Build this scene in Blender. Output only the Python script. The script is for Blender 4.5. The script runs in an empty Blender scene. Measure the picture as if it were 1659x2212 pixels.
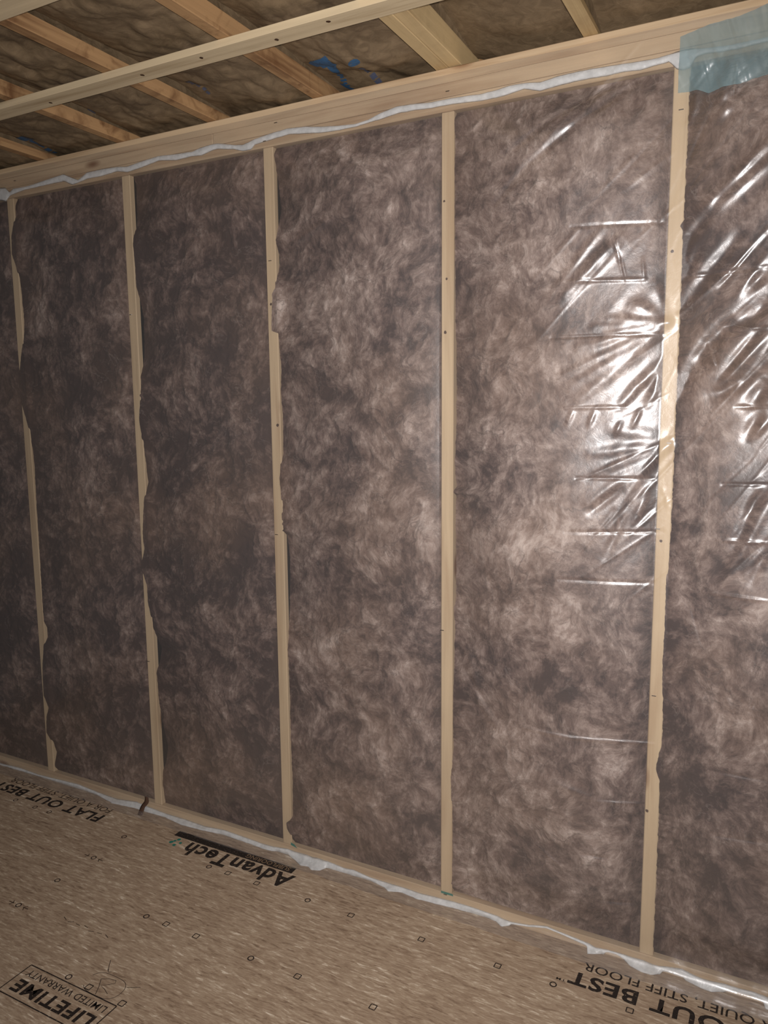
import bpy, math, random
import numpy as np
from mathutils import Matrix, Vector

random.seed(4)
C = bpy.context.scene.collection
S = bpy.context.scene

# ---------------------------------------------------------------- camera
cam_d = bpy.data.cameras.new('camera'); cam = bpy.data.objects.new('camera', cam_d); C.objects.link(cam)
CAM = Vector((2.7462, -2.0942, 1.5764))
cr = Vector((0.88432933, 0.46677508, -0.00909168)); cu = Vector((-0.05630879, 0.12597123, 0.99043454)); cf = Vector((-0.46345545, 0.87535837, -0.1376836))
m = Matrix(((cr.x, cu.x, -cf.x, CAM.x), (cr.y, cu.y, -cf.y, CAM.y), (cr.z, cu.z, -cf.z, CAM.z), (0, 0, 0, 1)))
cam.matrix_world = m
cam_d.sensor_fit = 'HORIZONTAL'; cam_d.sensor_width = 36.0; cam_d.lens = 1675.23 / 1659 * 36.0
cam_d.clip_start = 0.05; cam_d.clip_end = 50
S.camera = cam

# ---------------------------------------------------------------- light
W = bpy.data.worlds.new('world'); S.world = W; W.use_nodes = True
W.node_tree.nodes['Background'].inputs[0].default_value = (1.0, 0.90, 0.86, 1)
W.node_tree.nodes['Background'].inputs[1].default_value = 0.045
# the phone's own flash, beside its lens
fl = bpy.data.lights.new('flash', 'SPOT'); fl.energy = 285; fl.spot_size = math.radians(116); fl.spot_blend = 1.0; fl.color = (1.0, 0.95, 0.93); fl.shadow_soft_size = 0.02
flo = bpy.data.objects.new('flash', fl); C.objects.link(flo); flo.location = CAM + cr * 0.03 + cu * 0.03 - cf * 0.01; flo.rotation_euler = cam.matrix_world.to_euler()
S.view_settings.view_transform = 'Standard'; S.view_settings.look = 'None'
S.view_settings.exposure = 0.0; S.view_settings.gamma = 1.0; S.view_settings.use_curve_mapping = False

CREASES = [([(2.235, 2.017), (2.107, 1.89)], 5, 0.3), ([(2.291, 2.011), (2.157, 1.848)], 6, 0.35), ([(2.333, 1.98), (2.187, 1.842)], 11, 0.5), ([(2.314, 1.99), (2.345, 1.88)], 3, 0.4), ([(2.334, 1.93), (2.347, 1.88)], 3, 0.4), ([(2.385, 1.93), (2.391, 1.881)], 3, 0.3), ([(2.211, 2.019), (2.428, 2.013)], 3, 0.45), ([(2.196, 1.885), (2.394, 1.879)], 3, 0.5), ([(2.164, 1.746), (2.438, 1.744)], 3, 0.5), ([(2.198, 1.562), (2.36, 1.564)], 3, 0.5), ([(2.237, 1.377), (2.434, 1.38)], 3, 0.5), ([(2.45, 1.775), (2.311, 1.787)], 6, 0.5), ([(2.45, 1.773), (2.275, 1.766)], 6, 0.45), ([(2.45, 1.77), (2.238, 1.717)], 7, 0.5), ([(2.45, 1.77), (2.187, 1.642)], 6, 0.5), ([(2.448, 1.762), (2.216, 1.618)], 8, 0.5), ([(2.446, 1.757), (2.242, 1.584)], 10, 0.5), ([(2.448, 1.779), (2.365, 1.82)], 9, 0.5), ([(2.447, 1.784), (2.416, 1.866)], 9, 0.4), ([(2.45, 1.771), (2.266, 1.744)], 5, 0.4), ([(2.445, 1.677), (2.381, 1.615), (2.341, 1.564)], 8, 0.5), ([(2.456, 1.676), (2.43, 1.618), (2.409, 1.568)], 6, 0.5), ([(2.464, 1.469), (2.274, 1.444)], 8, 0.5), ([(2.464, 1.468), (2.29, 1.391)], 7, 0.5), ([(2.463, 1.467), (2.362, 1.355)], 7, 0.5), ([(2.463, 1.464), (2.389, 1.385)], 5, 0.5), ([(2.462, 1.467), (2.273, 1.312)], 8, 0.4), ([(2.46, 1.462), (2.345, 1.306)], 7, 0.4), ([(2.439, 1.489), (2.329, 1.507)], 10, 0.35), ([(2.392, 1.557), (2.375, 1.517)], 5, 0.5), ([(2.281, 1.555), (2.267, 1.516)], 5, 0.5), ([(2.225, 1.555), (2.211, 1.521)], 5, 0.5), ([(2.347, 1.526), (2.334, 1.493)], 5, 0.5), ([(2.528, 2.01), (2.485, 1.964), (2.474, 1.926), (2.479, 1.896)], 8, 0.6), ([(2.511, 1.936), (2.488, 1.877)], 7, 0.5), ([(2.603, 1.96), (2.542, 1.886), (2.487, 1.812)], 10, 0.5), ([(2.664, 1.966), (2.598, 1.89), (2.475, 1.791)], 5, 0.6), ([(2.657, 1.954), (2.568, 1.845)], 5, 0.5), ([(2.672, 1.821), (2.612, 1.761), (2.581, 1.746), (2.546, 1.713), (2.483, 1.599)], 12, 0.6), ([(2.673, 1.8), (2.636, 1.76)], 8, 0.5), ([(2.66, 1.746), (2.574, 1.624)], 6, 0.5), ([(2.676, 1.728), (2.579, 1.615)], 7, 0.5), ([(2.679, 1.673), (2.62, 1.615), (2.559, 1.589)], 10, 0.5), ([(2.682, 1.626), (2.646, 1.566)], 12, 0.5), ([(2.546, 1.713), (2.564, 1.664)], 3, 0.5), ([(2.554, 1.71), (2.568, 1.668)], 3, 0.5), ([(2.476, 1.879), (2.567, 1.88), (2.668, 1.883)], 3, 0.5), ([(2.581, 1.748), (2.676, 1.745)], 3, 0.5), ([(2.614, 1.562), (2.685, 1.562)], 3, 0.5), ([(2.594, 1.374), (2.695, 1.378)], 3, 0.5), ([(2.667, 1.549), (2.642, 1.487)], 7, 0.4), ([(2.687, 1.531), (2.658, 1.492)], 6, 0.5), ([(2.669, 1.871), (2.632, 1.841)], 8, 0.4), ([(2.667, 1.912), (2.609, 1.825)], 6, 0.4), ([(2.211, 1.231), (2.457, 1.243)], 3, 0.5), ([(2.199, 1.1), (2.44, 1.106)], 3, 0.5), ([(2.102, 0.658), (2.245, 0.653), (2.456, 0.664)], 3, 0.6), ([(2.316, 0.479), (2.429, 0.488)], 3, 0.5), ([(2.673, 1.35), (2.631, 1.221)], 7, 0.4), ([(2.698, 1.329), (2.614, 1.141)], 8, 0.4), ([(2.703, 1.227), (2.672, 1.137)], 7, 0.4), ([(2.695, 1.374), (2.659, 1.309)], 7, 0.4), ([(2.592, 1.236), (2.703, 1.238)], 3, 0.5), ([(2.582, 1.1), (2.71, 1.097)], 3, 0.6), ([(2.625, 0.635), (2.734, 0.64)], 3, 0.4), ([(2.453, 1.354), (2.468, 1.308)], 4, 0.3), ([(2.348, 1.35), (2.279, 1.288)], 7, 0.4), ([(2.417, 1.353), (2.388, 1.265)], 6, 0.4), ([(2.373, 1.312), (2.32, 1.172)], 7, 0.35), ([(2.536, 1.052), (2.566, 0.959)], 3, 0.3), ([(2.692, 0.825), (2.699, 0.845)], 3, 0.5), ([(2.632, 0.833), (2.643, 0.801)], 4, 0.4), ([(1.911, 1.154), (1.98, 1.079), (2.026, 0.975)], 8, 0.25), ([(1.925, 0.851), (1.96, 0.716), (2.047, 0.619)], 8, 0.3), ([(1.913, 0.793), (2.012, 0.669)], 6, 0.3), ([(2.207, 0.513), (2.301, 0.486)], 6, 0.3), ([(2.401, 2.404), (2.328, 2.366), (2.198, 2.316), (2.117, 2.269), (2.032, 2.224)], 6, 0.55), ([(2.352, 2.35), (2.282, 2.309), (2.187, 2.246), (2.087, 2.183), (2.001, 2.106)], 6, 0.55), ([(2.654, 2.157), (2.57, 2.077)], 7, 0.6), ([(2.656, 2.113), (2.561, 2.033)], 7, 0.5), ([(2.556, 2.068), (2.521, 2.032)], 7, 0.5), ([(2.571, 2.352), (2.55, 2.269)], 10, 0.55), ([(2.497, 2.33), (2.489, 2.265), (2.475, 2.238)], 6, 0.5), ([(2.569, 2.258), (2.552, 2.239)], 6, 0.5), ([(2.47, 2.305), (2.471, 2.246)], 6, 0.5), ([(2.45, 2.302), (2.448, 2.253)], 5, 0.4), ([(2.582, 2.342), (2.575, 2.264)], 3, 0.5), ([(2.619, 2.367), (2.611, 2.323)], 8, 0.3), ([(2.645, 2.323), (2.558, 2.26)], 7, 0.4), ([(1.302, 0.231), (1.413, 0.158), (1.52, 0.054)], 5, 0.4), ([(2.154, 0.307), (2.223, 0.264)], 3, 0.5), ([(2.275, 0.314), (2.346, 0.317)], 3, 0.6), ([(2.337, 0.184), (2.416, 0.191)], 3, 0.6), ([(1.084, 1.586), (0.954, 1.382)], 6, 0.2), ([(1.926, 1.167), (2.012, 1.012)], 6, 0.25), ([(1.357, 2.076), (1.491, 2.129)], 6, 0.25), ([(2.615, 0.461), (2.743, 0.476)], 3, 0.4)]
UPPER_BEAD = [(-0.033, 2.421, 2.373), (-0.004, 2.418, 2.366), (0.023, 2.396, 2.384), (0.044, 2.408, 2.387), (0.111, 2.406, 2.394), (0.158, 2.408, 2.394), (0.251, 2.417, 2.396), (0.323, 2.422, 2.396), (0.365, 2.404, 2.378), (0.399, 2.391, 2.382), (0.443, 2.411, 2.388), (0.511, 2.412, 2.387), (0.592, 2.409, 2.393), (0.64, 2.403, 2.383), (0.712, 2.411, 2.39), (0.788, 2.416, 2.4), (0.863, 2.411, 2.39), (0.935, 2.408, 2.392), (0.971, 2.415, 2.389), (1.02, 2.418, 2.398), (1.041, 2.417, 2.399), (1.109, 2.402, 2.387), (1.142, 2.397, 2.377), (1.175, 2.404, 2.377), (1.189, 2.407, 2.389), (1.254, 2.414, 2.394), (1.317, 2.418, 2.399), (1.378, 2.413, 2.392), (1.438, 2.403, 2.384), (1.496, 2.396, 2.382), (1.553, 2.391, 2.382), (1.598, 2.395, 2.386), (1.637, 2.407, 2.389), (1.691, 2.416, 2.395), (1.744, 2.413, 2.395), (1.795, 2.408, 2.391), (1.846, 2.408, 2.391), (1.896, 2.406, 2.388), (1.944, 2.403, 2.384), (1.991, 2.405, 2.384), (2.019, 2.409, 2.386), (2.065, 2.408, 2.392), (2.11, 2.402, 2.379), (2.154, 2.408, 2.383), (2.197, 2.409, 2.385), (2.239, 2.409, 2.385), (2.28, 2.407, 2.383), (2.321, 2.405, 2.385), (2.361, 2.403, 2.381), (2.4, 2.402, 2.385), (2.427, 2.405, 2.387), (2.446, 2.408, 2.365), (2.461, 2.409, 2.362), (2.476, 2.408, 2.365), (2.487, 2.405, 2.385), (2.513, 2.402, 2.389), (2.549, 2.398, 2.385), (2.585, 2.398, 2.385), (2.62, 2.398, 2.387), (2.64, 2.399, 2.388)]
LOWER_BEAD = [(-0.318, 0.0, 0.003, -0.308, -0.008, 0.0), (-0.187, 0.0, 0.01, -0.18, -0.006, 0.0), (-0.06, 0.0, 0.006, -0.056, -0.004, 0.0), (0.063, 0.0, 0.012, 0.064, -0.002, 0.0), (0.181, 0.0, 0.018, 0.18, -0.0, 0.0), (0.295, 0.0, 0.01, 0.299, -0.004, 0.0), (0.405, 0.0, 0.007, 0.431, -0.025, 0.0), (0.514, 0.0, 0.021, 0.524, -0.012, 0.0), (0.576, 0.0, 0.015, 0.587, -0.013, 0.0), (0.667, 0.0, 0.01, 0.675, -0.009, 0.0), (0.766, 0.0, 0.011, 0.787, -0.023, 0.0), (0.862, 0.0, 0.008, 0.876, -0.016, 0.0), (0.956, 0.0, 0.017, 0.958, -0.004, 0.0), (1.046, 0.0, 0.014, 1.052, -0.007, 0.0), (1.134, 0.0, 0.011, 1.142, -0.011, 0.0), (1.177, 0.0, 0.012, 1.184, -0.01, 0.0), (1.196, 0.0, 0.015, 1.196, -0.001, 0.0), (1.24, 0.0, 0.021, 1.239, 0.0, 0.002), (1.268, 0.0, 0.019, 1.276, -0.012, 0.0), (1.318, 0.0, 0.021, 1.34, -0.035, 0.0), (1.345, 0.0, 0.019, 1.364, -0.029, 0.0), (1.366, 0.0, 0.022, 1.392, -0.041, 0.0), (1.393, 0.0, 0.02, 1.412, -0.031, 0.0), (1.407, 0.0, 0.021, 1.41, -0.005, 0.0), (1.474, 0.0, 0.015, 1.476, -0.004, 0.0), (1.507, 0.0, 0.019, 1.508, -0.003, 0.0), (1.571, 0.0, 0.011, 1.571, 0.0, 0.001), (1.634, 0.0, 0.011, 1.641, -0.013, 0.0), (1.653, 0.0, 0.011, 1.666, -0.025, 0.0), (1.696, 0.0, 0.012, 1.702, -0.011, 0.0), (1.757, 0.0, 0.01, 1.765, -0.018, 0.0), (1.816, 0.0, 0.014, 1.821, -0.013, 0.0), (1.873, 0.0, 0.017, 1.877, -0.008, 0.0), (1.93, 0.0, 0.018, 1.931, -0.003, 0.0), (1.985, 0.0, 0.016, 1.986, -0.001, 0.0), (2.018, 0.0, 0.015, 2.02, -0.006, 0.0), (2.04, 0.0, 0.011, 2.048, -0.022, 0.0), (2.061, 0.0, 0.01, 2.063, -0.006, 0.0), (2.066, 0.0, 0.01, 2.067, 0.0, 0.003), (2.119, 0.0, 0.018, 2.119, 0.0, 0.012), (2.13, 0.0, 0.022, 2.13, 0.0, 0.015), (2.173, 0.0, 0.032, 2.173, 0.0, 0.025), (2.216, 0.0, 0.027, 2.216, 0.0, 0.021), (2.258, 0.0, 0.023, 2.258, 0.0, 0.014), (2.291, 0.0, 0.019, 2.291, 0.0, 0.01), (2.299, 0.0, 0.019, 2.305, -0.022, 0.0), (2.316, 0.0, 0.012, 2.319, -0.014, 0.0), (2.34, 0.0, 0.015, 2.341, -0.0, 0.0), (2.352, 0.0, 0.017, 2.352, 0.0, 0.011), (2.38, 0.0, 0.018, 2.38, 0.0, 0.012), (2.4, 0.0, 0.018, 2.4, 0.0, 0.001), (2.419, 0.0, 0.017, 2.423, -0.016, 0.0), (2.45, 0.0, 0.019, 2.455, -0.024, 0.0), (2.477, 0.0, 0.015, 2.482, -0.025, 0.0), (2.492, 0.0, 0.016, 2.495, -0.013, 0.0), (2.515, 0.0, 0.022, 2.515, 0.0, 0.005), (2.552, 0.0, 0.029, 2.553, 0.0, 0.003), (2.588, 0.0, 0.021, 2.59, -0.009, 0.0), (2.607, 0.0, 0.019, 2.609, -0.014, 0.0), (2.632, 0.0, 0.02, 2.634, -0.015, -0.0), (2.66, 0.0, 0.024, 2.661, 0.0, 0.001), (2.695, 0.0, 0.024, 2.695, 0.0, 0.01), (2.729, 0.0, 0.027, 2.73, 0.0, 0.013), (2.766, 0.0, 0.024, 2.768, -0.016, 0.0)]
MARKS = [(0.034, -0.186, 'c'), (0.153, -0.188, 'c'), (0.235, -0.188, 'c'), (0.634, -0.183, 'c'), (0.64, -0.33, 'c'), (0.636, -0.48, 'c'), (0.634, -0.627, 'c'), (1.04, -0.187, 'c'), (1.122, -0.186, 's'), (1.244, -0.187, 's'), (1.445, -0.185, 'c'), (1.04, -0.481, 'c'), (1.121, -0.48, 's'), (1.24, -0.48, 's'), (1.445, -0.481, 'c'), (1.605, -0.479, 's'), (1.037, -0.773, 'c'), (1.118, -0.774, 's'), (1.244, -0.775, 's'), (1.606, -0.185, 's'), (1.848, -0.185, 's'), (2.086, -0.186, 's'), (2.245, -0.184, 'c'), (1.845, -0.48, 's'), (2.448, -0.183, 's')]
REVEAL = {0: [(0.038, 0.0), (0.067, 0.0058), (0.12, 0.0259), (0.172, 0.0086), (0.213, -0.0258), (0.285, -0.0172), (0.326, 0.0), (0.377, -0.0257), (0.479, -0.0228), (0.539, -0.0142), (0.599, -0.0028), (0.629, 0.0198), (0.669, 0.0198), (0.699, 0.0028), (0.798, 0.0028), (1.07, 0.0084), (1.165, 0.0084), (1.354, 0.0139), (1.485, 0.0028), (1.54, -0.0138), (1.595, -0.0331), (1.65, -0.0386), (1.705, -0.033), (1.768, -0.0165), (1.813, -0.0027), (1.903, 0.0137), (2.01, 0.0109), (2.08, 0.0054), (2.126, -0.0082), (2.167, -0.0244), (2.237, -0.019), (2.306, 0.0081), (2.375, 0.0108)], 1: [(0.048, 0.0193), (0.124, 0.0096), (0.172, 0.0144), (0.201, 0.0336), (0.258, 0.0502), (0.333, 0.0334), (0.408, 0.019), (0.482, 0.0119), (0.575, 0.0095), (0.611, 0.0283), (0.657, 0.0424), (0.702, 0.0235), (0.751, 0.0023), (0.793, 0.0), (0.847, -0.0117), (0.918, -0.014), (0.97, -0.035), (0.998, -0.0349), (1.051, -0.0163), (1.112, -0.0209), (1.234, -0.0069), (1.302, 0.0161), (1.371, 0.0092), (1.456, 0.0), (1.54, -0.0091), (1.59, 0.0), (1.681, 0.0045), (1.722, 0.0204), (1.772, 0.0294), (1.886, 0.0361), (1.95, 0.0225), (1.999, 0.0067), (2.078, 0.0045), (2.142, 0.0), (2.173, 0.0067), (2.2, 0.0223), (2.236, 0.0289), (2.376, 0.031)], 2: [(0.039, 0.002), (0.074, 0.002), (0.1, -0.0158), (0.121, -0.0178), (0.144, 0.0079), (0.283, 0.0118), (0.419, 0.0078), (0.588, 0.0097), (0.753, 0.0058), (0.865, 0.0172), (1.012, 0.0246), (1.075, 0.0246), (1.142, 0.017), (1.162, 0.0), (1.264, 0.0), (1.336, -0.0056), (1.387, 0.0), (1.418, 0.0093), (1.539, 0.0111), (1.614, 0.0055), (1.692, 0.011), (1.748, 0.0055), (1.806, 0.0018), (1.813, -0.0201), (1.851, -0.02), (1.894, -0.0164), (1.929, -0.0145), (1.945, -0.0036), (1.974, 0.0018), (2.003, 0.0108), (2.043, 0.018), (2.06, 0.0108), (2.094, 0.0018), (2.152, 0.0179), (2.196, 0.0269), (2.281, 0.0178), (2.347, 0.0036), (2.368, 0.0)], 3: [(0.078, 0.0016), (0.236, 0.0032), (0.422, -0.0016), (0.543, 0.0046), (0.693, 0.0031), (0.898, 0.0091), (0.967, 0.0045), (0.999, 0.0121), (1.126, 0.012), (1.225, 0.0089), (1.308, 0.0118), (1.317, 0.003), (1.324, 0.003), (1.332, 0.0133), (1.363, 0.0089), (1.404, 0.0044), (1.472, 0.0088), (1.606, 0.0116), (1.725, 0.0101), (1.803, 0.0072), (2.058, 0.0042), (2.183, 0.0028), (2.306, 0.0042), (2.352, 0.0), (2.379, -0.0028)], 4: [(0.042, 0.0), (0.26, 0.0), (0.466, 0.0), (0.561, -0.0024), (0.594, -0.012), (0.614, -0.0108), (0.667, 0.0), (0.733, 0.0), (0.875, -0.0071), (0.927, -0.0059), (1.053, -0.0058), (1.122, -0.0069), (1.14, -0.0023), (1.251, 0.0), (1.42, 0.0), (1.77, 0.0), (1.99, -0.0011), (2.002, -0.0086), (2.015, -0.0011), (2.21, 0.0), (2.373, 0.0)]}

# ---------------------------------------------------------------- helpers
def lin(r, g, b):
    return tuple((c / 255 / 12.92) if c / 255 <= 0.04045 else ((c / 255 + 0.055) / 1.055) ** 2.4 for c in (r, g, b)) + (1,)

class NT:
    def __init__(self, name):
        self.m = bpy.data.materials.new(name); self.m.use_nodes = True
        self.t = self.m.node_tree; self.t.nodes.clear()
    def n(self, typ, ins=None, **kw):
        nd = self.t.nodes.new(typ)
        for k, v in kw.items(): setattr(nd, k, v)
        for k, v in (ins or {}).items():
            if isinstance(v, bpy.types.NodeSocket): self.t.links.new(v, nd.inputs[k])
            else: nd.inputs[k].default_value = v
        return nd
    def ramp(self, fac, stops):
        nd = self.n('ShaderNodeValToRGB', {0: fac}); e = nd.color_ramp.elements
        while len(e) < len(stops): e.new(0.5)
        for k, (p, c) in enumerate(stops): e[k].position = p; e[k].color = c
        return nd.outputs[0]
    def mix(self, fac, a, b, mode='MIX'):
        nd = self.n('ShaderNodeMix', data_type='RGBA', blend_type=mode)
        for i, v in ((0, fac), (6, a), (7, b)):
            if isinstance(v, bpy.types.NodeSocket): self.t.links.new(v, nd.inputs[i])
            else: nd.inputs[i].default_value = v
        return nd.outputs[2]
    def mapped(self, scale=(1, 1, 1), rot=(0, 0, 0), loc=(0, 0, 0), src=None):
        src = src or self.n('ShaderNodeTexCoord').outputs['Object']
        return self.n('ShaderNodeMapping', {'Vector': src, 'Scale': scale, 'Rotation': rot, 'Location': loc}).outputs[0]
    def noise(self, vec, scale, detail=4, rough=0.5, dist=0.0, out=0, **kw):
        return self.n('ShaderNodeTexNoise', {'Vector': vec, 'Scale': scale, 'Detail': detail, 'Roughness': rough, 'Distortion': dist}, **kw).outputs[out]
    def math(self, op, a, b=0.0, clamp=False):
        nd = self.n('ShaderNodeMath', {0: a, 1: b}, operation=op); nd.use_clamp = clamp
        return nd.outputs[0]
    def out(self, sh): self.n('ShaderNodeOutputMaterial', {0: sh}); return self.m
    def bsdf(self, col, rough=0.7, spec=0.3, height=None, bump=0.3, dist=0.01):
        b = self.n('ShaderNodeBsdfPrincipled', {'Base Color': col, 'Roughness': rough, 'Specular IOR Level': spec})
        if height is not None:
            bp = self.n('ShaderNodeBump', {'Height': height, 'Strength': bump, 'Distance': dist})
            self.t.links.new(bp.outputs[0], b.inputs['Normal'])
        return b.outputs[0]

def wood(name, axis, base, dark, knots=True, blotch=0.0):
    t = NT(name)
    loc = t.n('ShaderNodeObjectInfo').outputs['Random']
    src = t.n('ShaderNodeTexCoord').outputs['Object']
    off = t.n('ShaderNodeVectorMath', {0: (3.1, 7.7, 5.3)}, operation='SCALE'); t.t.links.new(loc, off.inputs['Scale'])
    vec = t.n('ShaderNodeVectorMath', {0: src, 1: off.outputs[0]}, operation='ADD').outputs[0]
    sc = [40, 40, 40]; sc[axis] = 1.6
    sc2 = [9, 9, 9]; sc2[axis] = 0.9
    g1 = t.noise(t.mapped(tuple(sc), src=vec), 1.0, 5, 0.6, 0.6)
    g2 = t.noise(t.mapped(tuple(sc2), src=vec), 1.0, 4, 0.5, 1.2)
    f = t.math('ADD', t.math('MULTIPLY', g1, 0.45), t.math('MULTIPLY', g2, 0.55))
    col = t.ramp(f, [(0.34, dark), (0.50, base), (0.68, tuple(min(1, c * 1.18) for c in base[:3]) + (1,))])
    if blotch:
        bl_ = t.noise(vec, 9, 4, 0.6, 0.8)
        col = t.mix(t.math('MULTIPLY', t.n('ShaderNodeMapRange', {0: bl_, 1: 0.5, 2: 0.7}).outputs[0], blotch), col, lin(92, 58, 34))
    if knots:
        sk = [7, 7, 7]; sk[axis] = 2.4
        v = t.n('ShaderNodeTexVoronoi', {'Vector': t.mapped(tuple(sk), src=vec), 'Scale': 1.0}).outputs['Distance']
        col = t.mix(t.n('ShaderNodeMapRange', {0: v, 1: 0.12, 2: 0.05}).outputs[0], col, lin(122, 84, 52))
    return t.out(t.bsdf(col, 0.65, 0.25, g1, 0.25, 0.004))

M = {}
pine, pined = lin(194, 171, 138), lin(170, 143, 110)
M['stud'] = wood('pine_stud', 2, pine, pined)
M['plate'] = wood('pine_plate', 0, lin(194, 170, 138), lin(160, 130, 98))
M['strap'] = wood('pine_strap', 0, lin(196, 178, 146), lin(150, 126, 92))
M['joist'] = wood('pine_joist', 1, lin(164, 130, 92), lin(108, 76, 50), blotch=0.8)
M['joist_pale'] = wood('pine_joist_pale', 1, lin(188, 164, 122), lin(150, 122, 84), blotch=0.15)
M['deck'] = wood('board_deck', 0, lin(120, 95, 66), lin(90, 68, 46), knots=False)

# brown glass wool: drifting tufts, paler strands over hollows with shade painted into the colour
t = NT('brown_glass_wool')
src = t.n('ShaderNodeTexCoord').outputs['Object']
w1 = t.noise(src, 3.2, 3, 0.5, out=1)
w1 = t.n('ShaderNodeVectorMath', {0: t.n('ShaderNodeVectorMath', {0: w1, 1: (0.5, 0.5, 0.5)}, operation='SUBTRACT').outputs[0], 'Scale': 0.22}, operation='SCALE').outputs[0]
v1 = t.n('ShaderNodeVectorMath', {0: src, 1: w1}, operation='ADD').outputs[0]
w2 = t.noise(v1, 13, 3, 0.6, out=1)
w2 = t.n('ShaderNodeVectorMath', {0: t.n('ShaderNodeVectorMath', {0: w2, 1: (0.5, 0.5, 0.5)}, operation='SUBTRACT').outputs[0], 'Scale': 0.030}, operation='SCALE').outputs[0]
v2 = t.n('ShaderNodeVectorMath', {0: v1, 1: w2}, operation='ADD').outputs[0]
a = t.noise(v2, 17, 8, 0.72, 0.1)
b = t.noise(t.mapped((1, 1, 0.45), (0.0, 0.9, 0.0), src=v2), 52, 6, 0.78, 0.05)
c = t.noise(v1, 4.5, 3, 0.5)
rg = t.noise(v2, 24, 4, 0.6, 0.2, noise_type='RIDGED_MULTIFRACTAL', normalize=True)
att = t.n('ShaderNodeAttribute', attribute_name='tone_shade').outputs['Fac']
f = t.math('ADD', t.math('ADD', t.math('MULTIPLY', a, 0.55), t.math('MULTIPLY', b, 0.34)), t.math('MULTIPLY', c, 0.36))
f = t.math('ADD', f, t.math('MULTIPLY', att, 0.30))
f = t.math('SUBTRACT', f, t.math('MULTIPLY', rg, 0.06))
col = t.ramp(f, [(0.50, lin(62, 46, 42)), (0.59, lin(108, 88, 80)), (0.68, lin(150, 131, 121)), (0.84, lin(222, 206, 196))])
tint = t.noise(v1, 2.2, 2, 0.5)
col = t.mix(t.n('ShaderNodeMapRange', {0: tint, 1: 0.45, 2: 0.7, 4: 0.30}).outputs[0], col, lin(134, 104, 78))
for sc_, wd, amt, cc_ in ((8.0, 0.020, 0.5, lin(58, 42, 38)), (19.0, 0.022, 0.45, lin(66, 48, 42)), (13.0, 0.012, 0.14, lin(206, 192, 182))):
    n_ = t.noise(t.mapped((1, 1, 1), (0, sc_ * .1, 0), (sc_, 0, 2), src=v1), sc_, 4, 0.55, 0.4)
    d_ = t.math('ABSOLUTE', t.math('SUBTRACT', n_, 0.5))
    k_ = t.n('ShaderNodeMapRange', {0: d_, 1: wd, 2: 0.0, 3: 0.0, 4: amt}).outputs[0]
    gate = t.n('ShaderNodeMapRange', {0: t.noise(v1, sc_ * 0.8, 2, 0.5), 1: 0.45, 2: 0.6}).outputs[0]
    col = t.mix(t.math('MULTIPLY', k_, gate), col, cc_)
M['wool'] = t.out(t.bsdf(col, 1.0, 0.0, t.math('ADD', a, t.math('MULTIPLY', b, 0.5)), 0.55, 0.02))

# clear polythene
def poly(name, haze, tint, glossy_rough, gloss):
    t = NT(name)
    src = t.n('ShaderNodeTexCoord').outputs['Object']
    h = t.noise(src, 60, 5, 0.6, 0.5)
    bp = t.n('ShaderNodeBump', {'Height': h, 'Strength': 0.12, 'Distance': 0.004}).outputs[0]
    tr = t.n('ShaderNodeBsdfTransparent', {0: (0.96, 0.96, 0.96, 1)}).outputs[0]
    di = t.n('ShaderNodeBsdfDiffuse', {0: tint}).outputs[0]
    tl = t.n('ShaderNodeBsdfTranslucent', {0: tint}).outputs[0]
    dm = t.n('ShaderNodeMixShader', {0: 0.4, 1: di, 2: tl}).outputs[0]
    body = t.n('ShaderNodeMixShader', {0: haze, 1: tr, 2: dm}).outputs[0]
    gl = t.n('ShaderNodeBsdfAnisotropic', {'Color': (1, 1, 1, 1), 'Roughness': glossy_rough, 'Normal': bp}).outputs[0]
    fr = t.n('ShaderNodeFresnel', {'IOR': 1.5, 'Normal': bp}).outputs[0]
    gl2 = t.n('ShaderNodeBsdfAnisotropic', {'Color': (1, 1, 1, 1), 'Roughness': 0.34, 'Normal': bp}).outputs[0]
    gl = t.n('ShaderNodeMixShader', {0: 0.5, 1: gl, 2: gl2}).outputs[0]
    fac = t.math('MINIMUM', t.math('MULTIPLY', fr, gloss), 0.18)
    return t.out(t.n('ShaderNodeMixShader', {0: fac, 1: body, 2: gl}).outputs[0])
M['film'] = poly('clear_polythene', 0.085, (0.82, 0.80, 0.80, 1), 0.10, 2.5)
M['flap'] = poly('blue_polythene', 0.45, lin(164, 200, 208), 0.16, 2.6)

t = NT('white_sealant')
h = t.noise(t.mapped(), 60, 4, 0.6)
M['bead'] = t.out(t.bsdf(t.ramp(h, [(0.3, lin(196, 198, 198)), (0.7, lin(226, 228, 228))]), 0.35, 0.4, h, 0.4, 0.004))

# kraft paper facing
t = NT('kraft_paper')
src = t.n('ShaderNodeTexCoord').outputs['Object']
h = t.noise(src, 30, 6, 0.6, 1.0)
g = t.noise(src, 7, 3, 0.5)
col = t.ramp(t.math('ADD', t.math('MULTIPLY', h, 0.5), t.math('MULTIPLY', g, 0.5)), [(0.35, lin(90, 75, 56)), (0.65, lin(132, 113, 88))])
M['kraft'] = t.out(t.bsdf(col, 0.55, 0.3, h, 0.3, 0.008))

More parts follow.
